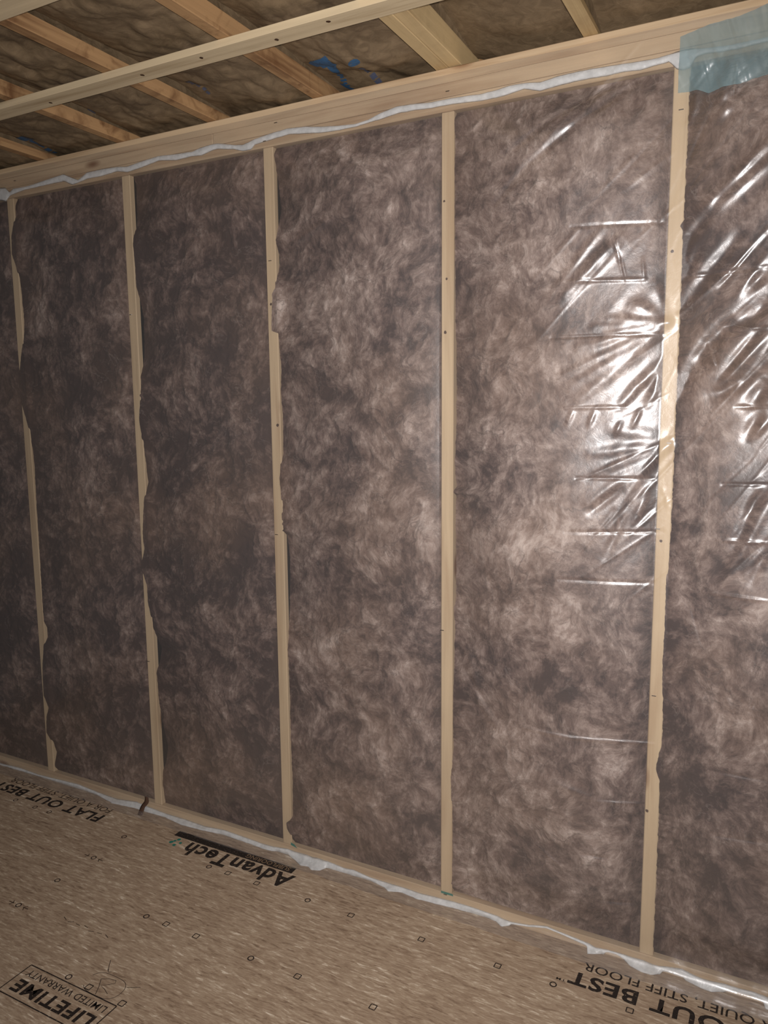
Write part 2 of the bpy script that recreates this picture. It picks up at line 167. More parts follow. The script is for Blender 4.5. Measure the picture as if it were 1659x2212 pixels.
# strand floor panel
t = NT('strand_panel')
src = t.n('ShaderNodeTexCoord').outputs['Object']
cells = None
warp = t.noise(src, 14, 2, 0.5, out=1)
wv = t.n('ShaderNodeVectorMath', {0: warp, 'Scale': 0.012}, operation='SCALE').outputs[0]
sv = t.n('ShaderNodeVectorMath', {0: src, 1: wv}, operation='ADD').outputs[0]
for k, (rz, sx, sy) in enumerate(((0.15, 26, 150), (-0.45, 36, 200), (0.9, 44, 230), (0.02, 20, 120))):
    v = t.n('ShaderNodeTexVoronoi', {'Vector': t.mapped((sx, sy, 1), (0, 0, rz), (k * 3.3, k * 1.7, 0), src=sv), 'Scale': 1.0, 'Randomness': 1.0})
    g = t.n('ShaderNodeSeparateColor', {0: v.outputs['Color']}).outputs[0]
    cells = g if cells is None else t.math('ADD', cells, g)
cells = t.math('MULTIPLY', cells, 0.25)
fine = t.noise(t.mapped((60, 260, 1), src=sv), 1.0, 4, 0.65)
big = t.noise(src, 3.0, 3, 0.5)
f = t.math('ADD', t.math('ADD', t.math('MULTIPLY', cells, 0.5), t.math('MULTIPLY', fine, 0.35)), t.math('MULTIPLY', big, 0.15))
col = t.ramp(f, [(0.30, lin(124, 103, 84)), (0.42, lin(152, 130, 108)), (0.56, lin(168, 147, 124)), (0.64, lin(184, 165, 142)), (0.72, lin(218, 203, 182))])
spk = t.noise(t.mapped((40, 110, 1), (0, 0, 0.3), src=src), 1.0, 3, 0.7)
col = t.mix(t.n('ShaderNodeMapRange', {0: spk, 1: 0.68, 2: 0.76, 4: 0.5}).outputs[0], col, lin(86, 64, 50))
M['osb'] = t.out(t.bsdf(col, 0.6, 0.3, f, 0.35, 0.004))

def plain(name, col, rough=0.6, metal=0.0, worn=0.0):
    t = NT(name)
    n = t.noise(t.mapped(), 90, 4, 0.65)
    c2 = t.mix(t.math('MULTIPLY', n, 0.35), col, tuple(x * 0.6 for x in col[:3]) + (1,))
    sh = t.bsdf(c2, rough, 0.3)
    if metal:
        sh.node.inputs['Metallic'].default_value = metal
    if worn:
        tr = t.n('ShaderNodeBsdfTransparent').outputs[0]
        w_ = t.noise(t.mapped((90, 260, 1)), 1.0, 4, 0.7)
        fac = t.n('ShaderNodeMapRange', {0: w_, 1: 0.56, 2: 0.66, 4: worn}).outputs[0]
        sh = t.n('ShaderNodeMixShader', {0: fac, 1: sh, 2: tr}).outputs[0]
    return t.out(sh)
M['ink'] = plain('black_ink', lin(38, 30, 26), 0.7, worn=0.75)
M['inkfaint'] = plain('faint_ink', lin(66, 52, 42), 0.7, worn=1.0)
M['pencil'] = plain('marker_line', lin(52, 40, 36), 0.7, worn=0.5)
M['inktan'] = plain('bare_panel', lin(132, 108, 84), 0.7)
M['blue'] = plain('blue_print', lin(50, 88, 124), 0.6, worn=0.85)
M['bluefaint'] = plain('faint_blue_print', lin(84, 90, 110), 0.6, worn=1.0)
M['teal'] = plain('teal_paint', lin(30, 118, 104), 0.6, worn=0.6)
M['steel'] = plain('staple_steel', lin(170, 170, 170), 0.3, metal=1.0)
M['knot'] = plain('knot_brown', lin(70, 46, 30), 0.7)

def mesh_np(name, V, F, mat, parent=None, smooth=True, attr=None):
    V = np.asarray(V, dtype=np.float32); F = np.asarray(F, dtype=np.int32)
    me = bpy.data.meshes.new(name)
    me.vertices.add(len(V)); me.vertices.foreach_set('co', V.ravel())
    n = F.shape[1]
    me.loops.add(F.size); me.loops.foreach_set('vertex_index', F.ravel())
    me.polygons.add(len(F)); me.polygons.foreach_set('loop_start', np.arange(0, F.size, n, dtype=np.int32))
    me.polygons.foreach_set('loop_total', np.full(len(F), n, dtype=np.int32))
    me.polygons.foreach_set('use_smooth', np.full(len(F), smooth, dtype=bool))
    me.update(calc_edges=True)
    if attr is not None:
        at = me.attributes.new('tone_shade', 'FLOAT', 'POINT'); at.data.foreach_set('value', np.asarray(attr, dtype=np.float32).ravel())
    me.materials.append(mat)
    o = bpy.data.objects.new(name, me); C.objects.link(o)
    if parent is not None: o.parent = parent
    return o

def grid_faces(nr, nc):
    i = np.arange(nr * nc).reshape(nr, nc)
    return np.stack([i[:-1, :-1], i[:-1, 1:], i[1:, 1:], i[1:, :-1]], -1).reshape(-1, 4)

def box(name, x0, x1, y0, y1, z0, z1, mat, parent=None, bev=0.002):
    import bmesh
    bm = bmesh.new()
    bmesh.ops.create_cube(bm, size=1.0)
    bmesh.ops.scale(bm, vec=(x1 - x0, y1 - y0, z1 - z0), verts=bm.verts)
    bmesh.ops.translate(bm, vec=((x0 + x1) / 2, (y0 + y1) / 2, (z0 + z1) / 2), verts=bm.verts)
    if bev: bmesh.ops.bevel(bm, geom=list(bm.edges), offset=bev, segments=1, affect='EDGES')
    me = bpy.data.meshes.new(name); bm.to_mesh(me); bm.free(); me.materials.append(mat)
    o = bpy.data.objects.new(name, me); C.objects.link(o)
    if parent is not None: o.parent = parent
    return o

def tag(o, label=None, cat=None, group=None, kind=None):
    for k, v in (('label', label), ('category', cat), ('group', group), ('kind', kind)):
        if v: o[k] = v
    return o

_rng = np.random.RandomState(7)
_P = _rng.permutation(1024); _G = _rng.uniform(0, 2 * np.pi, 1024); _GX, _GY = np.cos(_G), np.sin(_G)
def perlin(x, y):
    xi = np.floor(x).astype(np.int64); yi = np.floor(y).astype(np.int64); xf = x - xi; yf = y - yi
    u = xf ** 3 * (xf * (xf * 6 - 15) + 10); v = yf ** 3 * (yf * (yf * 6 - 15) + 10)
    def g(ix, iy, fx, fy):
        h = _P[(_P[ix & 1023] + iy) & 1023]
        return _GX[h] * fx + _GY[h] * fy
    a = g(xi, yi, xf, yf); b = g(xi + 1, yi, xf - 1, yf); c = g(xi, yi + 1, xf, yf - 1); d = g(xi + 1, yi + 1, xf - 1, yf - 1)
    return (a + (b - a) * u) * (1 - v) + (c + (d - c) * u) * v      # about -0.7..0.7
def fbm(x, y, o=4, r=0.5, ridged=False):
    s = 0; amp = 1.0; tot = 0
    for k in range(o):
        p_ = perlin(x + 17.3 * k, y + 9.1 * k)
        s = s + amp * ((1 - 2 * np.abs(p_)) if ridged else p_); tot += amp; amp *= r; x = x * 2; y = y * 2
    return s / tot

# ---------------------------------------------------------------- the setting
SP = 0.6096; SW = 0.038; ZB = 0.038; ZT = 2.375; ZC = 2.489; DEP = 0.140
XA, XB = -0.62, 3.09
wall = tag(box('wall_back', XA, XB, DEP, DEP + 0.012, 0.0, ZC, M['deck'], bev=0), kind='structure')
box('bottom_plate', XA, XB, 0.0, DEP, 0.0, ZB - 0.0006, M['plate'], wall)
box('top_plate', XA, XB, 0.0, DEP, ZT + 0.0006, ZT + 0.0375, M['plate'], wall)
box('top_plate', XA, 1.02, 0.001, DEP, ZT + 0.0385, ZT + 0.0755, M['plate'], wall)
box('top_plate', 1.022, XB, 0.0, DEP, ZT + 0.0385, ZT + 0.0755, M['plate'], wall)
box('top_plate', XA, XB, 0.0015, DEP, ZT + 0.0762, ZC - 0.0005, M['plate'], wall)
KN = {2: [(0.015, 1.898, .0045), (0.028, 1.512, .0055)], 3: [(0.017, 1.927, .0035), (0.013, 1.779, .0045), (0.009, 2.139, .0035)], 4: [(0.014, 1.217, .004), (0.006, 0.466, .0045), (0.013, 1.945, .004)]}
def disc(name, x, y, z, r, mat, parent, ax='y', n=10):
    V = [(x, y, z)]
    for k in range(n):
        a_ = 2 * math.pi * k / n; rr = r * random.uniform(0.8, 1.15)
        V.append((x + rr * math.cos(a_), y, z + rr * math.sin(a_)) if ax == 'y' else (x + rr * math.cos(a_), y + rr * math.sin(a_), z))
    F = [(0, k + 1, (k + 1) % n + 1) for k in range(n)]
    return mesh_np(name, V, F, mat, parent, False)
for i in range(-1, 6):
    o = box('stud', i * SP, i * SP + SW, 0.0, DEP - 0.001, ZB, ZT, M['stud'], wall, 0.0025)
    for dx, z, r in KN.get(i, []): disc('knot', i * SP + dx, -0.0006, z, r, M['knot'], o)

floor = tag(box('floor', XA - 0.2, XB + 0.2, -3.4, DEP, -0.06, -0.022, M['deck'], bev=0), kind='structure')
box('subfloor_panel', XA - 0.2, XB + 0.2, -1.222, DEP, -0.0215, 0.0, M['osb'], floor, 0.001)
box('subfloor_panel', XA - 0.2, XB + 0.2, -3.4, -1.2235, -0.0215, 0.0, M['osb'], floor, 0.001)

ceil = tag(box('ceiling', XA, XB, -3.4, DEP + 0.012, ZC + 0.186, ZC + 0.21, M['deck'], bev=0), kind='structure')
JX = [-0.625 + 0.4064 * k for k in range(-0, 9)]
JX = [0.997 + 0.4062 * (k - 4) for k in range(0, 9)]
for k, x in enumerate(JX):
    box('joist', x, x + 0.038, -3.3, DEP, ZC, ZC + 0.184, M['joist_pale' if k >= 6 else 'joist'], ceil, 0.002)
    if k == 6: box('joist', x + 0.0385, x + 0.0765, -3.3, DEP, ZC + 0.001, ZC + 0.184, M['joist_pale'], ceil, 0.002)
box('rim_board', XA, XB, DEP - 0.038, DEP - 0.001, ZC + 0.001, ZC + 0.184, M['joist'], ceil, 0.002).location.y = 0.039
for k, y in enumerate((-0.432, -0.845, -1.26)):
    s_ = box('strapping_board', XA, XB, y, y + 0.063, ZC - 0.0192, ZC - 0.0004, M['strap'], ceil, 0.001)
    if k == 0:
        for x, dy in ((1.12, .028), (1.33, .024), (0.74, .04), (1.56, .036), (1.72, .02)):
            d = disc('knot', x, y + dy, ZC - 0.0197, 0.006, M['knot'], s_, ax='z')

# ---------------------------------------------------------------- shapes shared by wool and film
def bulge(x, z):
    k = np.floor(x / SP); u = np.clip((x - k * SP - SW) / (SP - SW), 0, 1)
    b_ = np.sin(np.pi * u) ** 0.9
    b_ = b_ * (1 + 0.55 * fbm(x * 2.1 + 3, z * 1.7, 2))
    e = np.clip((z - ZB) / 0.16, 0, 1) * np.clip((ZT + 0.02 - z) / 0.14, 0, 1)
    e = e * e * (3 - 2 * e)
    return (0.016 + 0.024 * np.clip((x - 0.9) / 1.3, 0, 1)) * b_ * e

# ---------------------------------------------------------------- wool batts between the studs
BL = {-1: 'brown glass wool batt cut off by the left photo edge, beyond the leftmost stud',
      0: 'brown glass wool batt in the leftmost full bay, against the nearly covered leftmost stud',
      1: 'brown glass wool batt in the second full bay from the left, darkest of the wall, weak light put into its colour',
      2: 'brown glass wool batt in the middle bay with a pale swirl at mid height',
      3: 'brown glass wool batt in the bay under the fan-shaped plastic glints',
      4: 'brown glass wool batt right of the rightmost stud, below the bluish patch'}
for i in range(-1, 5):
    nr, nc = 560, 136
    z = np.linspace(ZB + 0.002, ZT - 0.002, nr)[:, None] * np.ones((1, nc))
    t_ = (np.linspace(0, 1, nc) ** 1.0)[None, :] * np.ones((nr, 1))
    sr = i * SP + SW; nl = (i + 1) * SP
    rv = REVEAL.get(i, [(0, 0.0), (2.4, 0.0)])
    e = np.interp(z[:, 0], [a_[0] for a_ in rv], [a_[1] for a_ in rv])
    zz = z[:, 0]
    e = e + 0.004 * fbm(zz * 26, zz * 0 + i * 5.5, 3) + 0.0025 * fbm(zz * 90, zz * 0 + i * 3.5, 2)
    e = np.where(np.minimum(zz - ZB, ZT - zz) < 0.03, np.maximum(e, 0.0), e)
    if i == -1: e = e * 0 + 0.002
    k_ = max(0.12, (2.746 - sr) / 2.094)
    xl = sr + np.minimum(e, 0)
    depth = np.clip(np.where(e > 0, e / k_, 0.0), 0, 0.07)
    x = xl[:, None] + t_ * (nl - 0.0008 - xl[:, None])
    d0 = x - xl[:, None]; d1 = nl - x
    f1 = fbm(x * 7 + 0.5 * fbm(x * 3, z * 3, 2) + i * 11, z * 7 + 0.6 * fbm(x * 4 + 9, z * 4, 2), 5, 0.55)
    f2 = fbm(x * 16 + 1.5 * f1, z * 14 + i * 7, 4, 0.55, ridged=True)
    lump = np.clip(0.5 + 0.9 * f1, 0, 1) * 0.6 + np.clip(f2, 0, 1) * 0.4
    dep = 0.003 + 0.030 * (1 - lump)
    edge0 = np.exp(-(d0 / (0.034 + 0.8 * depth)[:, None]) ** 2); edge1 = np.exp(-(d1 / 0.022) ** 2)
    ze = np.minimum(z - ZB, ZT - z); edz = np.exp(-(ze / 0.018) ** 2)
    y = -bulge(x, z) + dep
    y = y * (1 - edge0) + edge0 * (np.where(e < 0, -0.0045, depth)[:, None])
    y = y * (1 - edge1) + edge1 * 0.035
    y = y * (1 - edz) + edz * 0.020
    over = (x < sr + 0.007) & (e < 0)[:, None]
    y = np.where(over, np.minimum(y, -0.0035), y)
    y = np.where(over & (z < 9), np.maximum(y, -0.0075), y)
    tone_shade = (lump - 0.55) * 0.9 - {-1: .30, 0: .24, 1: .26, 2: .06, 3: 0.0, 4: .14}[i] - 0.20 * np.exp(-(d0 / 0.03) ** 2) - 0.22 * np.exp(-(d1 / 0.025) ** 2)  # recess shade at edges and weaker flash per bay, put into the colour
    V = np.stack([x, y, z], -1).reshape(-1, 3)
    F = grid_faces(nr, nc)
    # a back and a skirt close the batt
    bw = [(sr, DEP - 0.004, ZB + .002), (nl - .001, DEP - 0.004, ZB + .002), (nl - .001, DEP - 0.004, ZT - .002), (sr, DEP - 0.004, ZT - .002)]
    nb = len(V); V = np.vstack([V, bw])
    q = [[nb, nb + 3, nb + 2, nb + 1], [0, nb, nb + 1, nc - 1], [(nr - 1) * nc, nr * nc - 1, nb + 2, nb + 3], [nc - 1, nb + 1, nb + 2, nr * nc - 1], [0, (nr - 1) * nc, nb + 3, nb]]
    F = np.vstack([F, q])
    o = mesh_np('insulation_batt', V, F, M['wool'], attr=np.r_[tone_shade.ravel(), [0] * 4])
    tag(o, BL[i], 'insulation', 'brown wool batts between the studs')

# ---------------------------------------------------------------- sealant beads
def bead(name, sections, mat):
    V = []; n = len(sections[0])
    for s_ in sections: V += s_
    F = []
    for k in range(len(sections) - 1):
        for j in range(n): F.append((k * n + j, k * n + (j + 1) % n, (k + 1) * n + (j + 1) % n, (k + 1) * n + j))
    return mesh_np(name, V, F, mat)
def dense(rows, step=0.006):
    rows = sorted(rows); xs = np.array([r_[0] for r_ in rows]); A = np.array(rows)
    x = np.arange(XA + 0.01, XB - 0.01, step)
    return x, [np.interp(x, xs, A[:, j]) for j in range(1, A.shape[1])]
x, (zu, zl) = dense(UPPER_BEAD)
zu = zu + 0.0012 * fbm(x * 40, x * 0, 3); zl = zl + 0.0016 * fbm(x * 35 + 5, x * 0 + 2, 3)
sec = []
for a_, u_, l_ in zip(x, zu, zl):
    h = max(u_ - l_, 0.006); c_ = (u_ + l_) / 2
    sec.append([(a_, 0.0, u_), (a_, -0.0035, u_ - h * .15), (a_, -0.0048, c_), (a_, -0.0035, l_ + h * .15), (a_, 0.0, l_)])
tag(bead('sealant_bead', sec, M['bead']), 'wavy white sealant bead smeared along the top plates', 'sealant')
low = []
for xu, y_, zu_, xl_, yl, zl_ in LOWER_BEAD: low.append((xu, zu_, min(yl, 0), zl_))
x, (zu, yl, zl) = dense(low)
yl = yl + 0.004 * fbm(x * 30 + 5, x * 0 + 2, 3)
sec = []
for a_, u_, y_, l_ in zip(x, zu, yl, zl):
    u_ = max(u_, 0.004); y_ = min(y_, -0.0015)
    if l_ > 0.002: sec.append([(a_, 0.0, u_), (a_, -0.004, u_ * .7 + l_ * .3), (a_, -0.0045, (u_ + l_) / 2), (a_, -0.004, l_ * .8 + u_ * .2), (a_, 0.0, l_), (a_, .0004, l_)])
    else: sec.append([(a_, 0.0, u_), (a_, -0.004 + y_ * .1, u_ * .75), (a_, y_ * .5 - .004, 0.003 + u_ * .1), (a_, y_ - .001, 0.0025), (a_, y_ - .002, 0.0002), (a_, .0004, 0.0002)])
tag(bead('sealant_bead', sec, M['bead']), 'ragged white sealant bead where the bottom plate meets the floor', 'sealant')

# ---------------------------------------------------------------- clear plastic sheet over the wall
xs = np.concatenate([np.arange(XA + .005, 1.78, 0.0055), np.arange(1.78, 3.08, 0.0028)])
r0 = 0.030
arc = np.linspace(0, math.pi / 2, 10)
zs = np.arange(2.466, r0 + 0.012, -0.0036)
rows = [(0.0, z_, 0) for z_ in zs] + [(-r0 * (1 - math.cos(a_)), r0 * (1 - math.sin(a_)) + 0.007, 1) for a_ in arc] + [(-r0 - s_, 0.006, 2) for s_ in np.arange(0.004, 0.036, 0.004)]
R_ = np.array(rows); nr, nc = len(R_), len(xs)
X = np.ones((nr, 1)) * xs[None, :]; Y0 = R_[:, 0:1] * np.ones((1, nc)); Z0 = R_[:, 1:2] * np.ones((1, nc)); K = R_[:, 2:3] * np.ones((1, nc))
H = bulge(X, np.maximum(Z0, ZB)) * (K == 0)
right = np.clip((X - 1.9) / 0.45, 0, 1)
H = H + (0.004 * fbm(X * 4, Z0 * 3, 3) + 0.0055 * fbm((X * .74 - Z0 * .67) * 11, (X * .67 + Z0 * .74) * 2.2 + 4, 3) * (0.08 + right * np.exp(-((Z0 - 1.75) / 0.6) ** 2))) * np.clip(H / 0.012, 0, 1)
for pts, wmm, sl in CREASES:
    w_ = wmm / 1000.0 * (1.7 if wmm > 5 else 1.3 if wmm > 3 else 1.15)
    fan = min(math.hypot(pts[0][0] - 2.449, pts[0][1] - 1.77), math.hypot(pts[0][0] - 2.464, pts[0][1] - 1.472)) < 0.06
    if fan: sl *= 0.62; wmm *= 1.15
    sgn = 1 if fan or random.random() < 0.6 else -1
    P_ = [np.array(p_) for p_ in pts]; L_ = sum(np.linalg.norm(P_[k + 1] - P_[k]) for k in range(len(P_) - 1))
    lo = np.min(P_, 0) - 5 * w_; hi = np.max(P_, 0) + 5 * w_
    ci = np.where((xs > lo[0]) & (xs < hi[0]))[0]; ri = np.where((R_[:, 1] > lo[1]) & (R_[:, 1] < hi[1]) & (R_[:, 2] == 0))[0]
    if len(ci) < 2 or len(ri) < 2: continue
    sl_ = np.ix_(ri, ci); px = X[sl_]; pz = Z0[sl_]
    best = np.full(px.shape, 9.0); along = np.zeros(px.shape); acc = 0.0
    for k in range(len(P_) - 1):
        d_ = P_[k + 1] - P_[k]; l_ = np.linalg.norm(d_) + 1e-9
        tt = np.clip(((px - P_[k][0]) * d_[0] + (pz - P_[k][1]) * d_[1]) / l_ ** 2, 0, 1)
        dd = np.hypot(px - P_[k][0] - tt * d_[0], pz - P_[k][1] - tt * d_[1])
        mk_ = dd < best; best = np.where(mk_, dd, best); along = np.where(mk_, (acc + tt * l_) / L_, along); acc += l_
    tap = np.sin(np.pi * np.clip(along * 0.86 + 0.07, 0, 1)) ** 0.5 * (0.85 + 0.3 * fbm(px * 25 + wmm, pz * 25, 2))
    H[sl_] += sgn * sl * w_ * (1.05 if wmm > 3 else 1.9) * tap * np.exp(-(best / w_) ** 2)
# fine creases running down-left through the right-hand bays
for k in range(55):
    cx_, cz_ = random.uniform(2.2, 3.0), random.uniform(1.0, 2.35); a_ = math.radians(random.gauss(48, 9)); ln = random.uniform(.04, .2); w_ = random.uniform(.0025, .006)
    dx_, dz_ = math.cos(a_), math.sin(a_)
    u_ = (X - cx_) * dx_ + (Z0 - cz_) * dz_; v_ = -(X - cx_) * dz_ + (Z0 - cz_) * dx_
    H += (K == 0) * random.choice((-1, 1)) * random.uniform(.12, .35) * w_ * np.exp(-(v_ / w_) ** 2) * np.exp(-(u_ / ln) ** 4)
rip = 0.012 * np.clip(fbm(X * 11, K * 0 + 3.3, 2), 0, 1) ** 1.5 * 2.0
Yf = Y0 - 0.0085 - np.maximum(H, -0.0005) - 0.3 * rip * (K > 0)
Zf = Z0 + rip * np.clip(np.abs(Y0) / 0.03, 0, 1) * (K > 0)
Zf = Zf + (np.arange(nr)[:, None] == 0) * 0.004 * fbm(X * 3, X * 0, 2)
film = mesh_np('vapour_barrier', np.stack([X, Yf, Zf], -1).reshape(-1, 3), grid_faces(nr, nc)[:, ::-1], M['film'])
tag(film, 'clear glossy plastic vapour barrier stretched over studs and wool from floor to top plate', 'plastic sheet')
for x_, z_ in ((2.449, 1.77), (2.464, 1.472), (1.852, 2.423), (1.279, 2.437), (1.235, 2.39), (0.07, 2.43), (1.838, 0.9), (1.238, 1.15), (0.628, 0.62), (1.85, 0.04), (2.46, 2.27), (0.63, 1.9), (1.243, 2.03), (2.452, 0.80), (2.445, 1.25)):
    b_ = box('staple', x_ - .0055, x_ + .0055, -.0125, -.0098, z_ - .0009, z_ + .0009, M['steel'], film, 0.0002)
    b_.rotation_euler = (0, 0, 0)

# bluish second layer at the upper right
nx, nz = 220, 70
ux = np.linspace(0, 1, nx)[None, :] * np.ones((nz, 1)); uz = np.linspace(0, 1, nz)[:, None] * np.ones((1, nx))
xx = 2.452 + ux * (3.06 - 2.452)
top = np.interp(xx, [2.449, 2.512, 2.581, 2.636, 3.1], [2.432, 2.446, 2.450, 2.463, 2.465]); bot = np.interp(xx, [2.45, 2.50, 2.52, 2.588, 2.645, 3.1], [2.308, 2.303, 2.292, 2.299, 2.306, 2.30]) + 0.004 * fbm(xx * 30, xx * 0, 3)
zz = bot + uz * (top - bot)
ri_ = np.clip(np.searchsorted(-R_[:len(zs), 1], -zz), 0, len(zs) - 1); ci_ = np.clip(np.searchsorted(xs, xx), 0, len(xs) - 1)
yy = Yf[ri_, ci_] - 0.005 - 0.007 * np.abs(fbm(xx * 12, zz * 4, 3)) - 0.009 * np.abs(fbm(xx * 40 + zz * 12, zz * 5, 2))
yy = yy - 0.022 * np.exp(-((uz - 0.52) / 0.24) ** 2) * np.clip(0.35 + 1.3 * fbm(xx * 16 + zz * 4, zz * 3 + 5, 2), 0, 1) - 0.010 * np.exp(-((xx - 2.585 + 0.35 * (zz - 2.35)) / 0.016) ** 2) * np.exp(-((uz - 0.4) / 0.3) ** 2)
flap = mesh_np('plastic_patch', np.stack([xx, yy, zz], -1).reshape(-1, 3), grid_faces(nz, nx), M['flap'])
tag(flap, 'bluish translucent plastic patch over the top plate at the upper right corner', 'plastic patch')

# ---------------------------------------------------------------- kraft faced batts between the joists
KH = [(.04, .03), (.03, .02), (.04, .02), (.052, .03), (.052, .02), (.06, .04), (.095, .05), (.06, .05), (.05, .05)]
KL = ['kraft-faced batt at the far left end of the ceiling', 'kraft-faced batt above the left end of the top plate', 'kraft-faced batt with a dark blue smudge, at the left photo edge below the strapping',
      'crumpled kraft-faced batt over the second wall bay, with sharp folded creases', 'kraft-faced batt with small dark print, left of the orange-stained joist', 'kraft-faced batt with bright blue lettering, left of the doubled joist',
      'smooth kraft-faced batt right of the doubled joist', 'dark kraft-faced batt at the upper right above the bluish plastic']
def kraft_z(k, x, y):
    xl_ = JX[k] + (.0775 if k == 6 else .0385); xr_ = JX[k + 1]
    u = (x - xl_) / (xr_ - xl_); hl, hr = KH[k]
    fold = fbm(x * 5 + k * 9 + .6 * fbm(x * 3, y * 3 + k, 2), y * 4.2 + k * 3, 3, 0.5, ridged=True)
    h = hl * (1 - u) + hr * u - 0.022 * np.sin(np.pi * np.clip(u, 0, 1)) + (0.036 if k != 6 else 0.012) * (fold - 0.55) * np.sin(np.pi * np.clip(u, 0.04, 0.96)) ** 0.5 + 0.004 * fbm(x * 16, y * 12 + k, 3, 0.5, ridged=True)
    h = h * (1 - {5: .25, 6: .4 + .4 * np.clip(u, 0, 1), 7: .85}.get(k, .4) * np.clip((y + 0.16) / 0.24, 0, 1))
    return ZC + np.maximum(h, 0.004)
batts = []
for k in range(8):
    xl_ = JX[k] + (.0775 if k == 6 else .0385); xr_ = JX[k + 1] - 0.0005
    if xr_ > XB: continue
    nx, ny = 56, 230
    x = np.ones((ny, 1)) * np.linspace(xl_, xr_, nx)[None, :]; y = np.linspace(-2.0, 0.125, ny)[:, None] * np.ones((1, nx))
    z = kraft_z(k, x, y)
    V = np.stack([x, y, z], -1).reshape(-1, 3); nb = len(V)
    V = np.vstack([V, [(xl_, -2.0, ZC + .18), (xr_, -2.0, ZC + .18), (xr_, .125, ZC + .18), (xl_, .125, ZC + .18)]])
    F = np.vstack([grid_faces(ny, nx)[:, ::-1], [[nb, nb + 1, nb + 2, nb + 3], [0, nx - 1, nb + 1, nb], [(ny - 1) * nx, nb + 3, nb + 2, ny * nx - 1], [0, nb, nb + 3, (ny - 1) * nx], [nx - 1, ny * nx - 1, nb + 2, nb + 1]]])
    o = mesh_np('ceiling_batt', V, F, M['kraft']); batts.append(o)
    tag(o, KL[k], 'insulation', 'kraft-faced batts between the ceiling joists')
# blue print on the paper
def patch(name, k, pts, mat, n=7):
    """a printed shape: a quad given by four corners, laid on the paper"""
    a_, b_, c_, d_ = [np.array(q_) for q_ in pts]
    s_ = np.linspace(0, 1, n); U, V_ = np.meshgrid(s_, s_)
    q_ = (1 - U)[..., None] * ((1 - V_)[..., None] * a_ + V_[..., None] * d_) + U[..., None] * ((1 - V_)[..., None] * b_ + V_[..., None] * c_)
    x, y = q_[..., 0], q_[..., 1]; z = kraft_z(k, x, y) - 0.0012
    return mesh_np(name, np.stack([x, y, z], -1).reshape(-1, 3), grid_faces(n, n)[:, ::-1], mat, batts[k])
def qd(cx, cy, sx, sy, sk=0.0): return [(cx - sx, cy - sy + sk), (cx + sx, cy - sy - sk), (cx + sx, cy + sy - sk), (cx - sx, cy + sy + sk)]
def dot(k, cx, cy, r, mat):
    n = 12; x = np.array([cx] + [cx + r * math.cos(a_ * 2 * math.pi / n) for a_ in range(n)]); y = np.array([cy] + [cy + r * math.sin(a_ * 2 * math.pi / n) for a_ in range(n)])
    z = kraft_z(k, x, y) - 0.0012
    return mesh_np('printed_dot', np.stack([x, y, z], -1), [(0, (j + 1) % n + 1, j + 1) for j in range(n)], mat, batts[k])
tag(dot(5, 1.613, -.106, .017, M['blue']), 'round blue printed dot')
for y_ in (-.052, -.012, .020, .048): patch('printed_letter', 5, qd(1.606, y_, .010, .011, .003), M['bluefaint'], 4)
dot(5, 1.604, .080, .014, M['blue'])
patch('printed_emblem', 5, [(1.478, -.118), (1.536, -.132), (1.540, -.075), (1.486, -.062)], M['blue'])
patch('printed_emblem', 5, [(1.478, -.118), (1.458, -.096), (1.47, -.07), (1.486, -.075)], M['blue'], 4)
patch('printed_emblem', 5, [(1.500, -.066), (1.534, -.074), (1.518, -.022), (1.500, -.022)], M['blue'])
for j, y_ in enumerate(np.linspace(-.012, .055, 6)): patch('printed_letter', 5, qd(1.506 - .002 * j, y_, .011 if j % 2 else .007, .0045, .002), M['blue'], 3)
patch('printed_emblem', 5, [(1.474, .050), (1.490, .044), (1.516, .090), (1.500, .103)], M['blue'])
for k, l_ in ((2, [(.245, -.105, .02, .018), (.285, -.112, .018, .02), (.262, -.07, .012, .016), (.256, -.035, .010, .014), (.250, .0, .016, .010), (.252, .025, .012, .008)]),
              (4, [(1.088, -.172, .012, .016), (1.094, -.145, .008, .008), (1.098, -.122, .009, .006), (1.092, -.100, .007, .008)]),
              (3, [(.627, -.185, .008, .02), (.640, -.145, .008, .015)])):
    for cx, cy, sx, sy in l_: patch('printed_mark', k, qd(cx, cy, sx, sy, .004), M['blue'] if k == 2 else M['bluefaint'], 4)

# ---------------------------------------------------------------- print on the floor panel
panel = [o for o in floor.children][0]
ZP = 0.0005
def text(name, s, xs_, xe_, yb, yc, mat, bold=0.0, z=ZP, mirror=False):
    """lettering read from the wall side: starts at larger x, caps towards the room"""
    cu_ = bpy.data.curves.new('t', 'FONT'); cu_.body = s; cu_.offset = bold; cu_.resolution_u = 3; cu_.space_character = 1.0 + bold * 3
    o_ = bpy.data.objects.new('t', cu_); C.objects.link(o_)
    bpy.context.view_layer.update()
    me = bpy.data.meshes.new_from_object(o_.evaluated_get(bpy.context.evaluated_depsgraph_get()))
    bpy.data.objects.remove(o_)
    n = len(me.vertices); v = np.zeros(n * 3, dtype=np.float32); me.vertices.foreach_get('co', v); v = v.reshape(-1, 3)
    lo, hi = v.min(0), v.max(0)
    if ',' in s or 'Q' in s: lo[1] = 0.0
    u = (v[:, 0] - lo[0]) / (hi[0] - lo[0]); w = (v[:, 1] - lo[1]) / (hi[1] - lo[1])
    v[:, 0] = xs_ + u * (xe_ - xs_); v[:, 1] = yb + w * (yc - yb); v[:, 2] = z
    me.vertices.foreach_set('co', v.ravel()); me.update(); me.name = name
    me.materials.clear(); me.materials.append(mat)
    o_ = bpy.data.objects.new(name, me); C.objects.link(o_); o_.parent = panel
    return o_
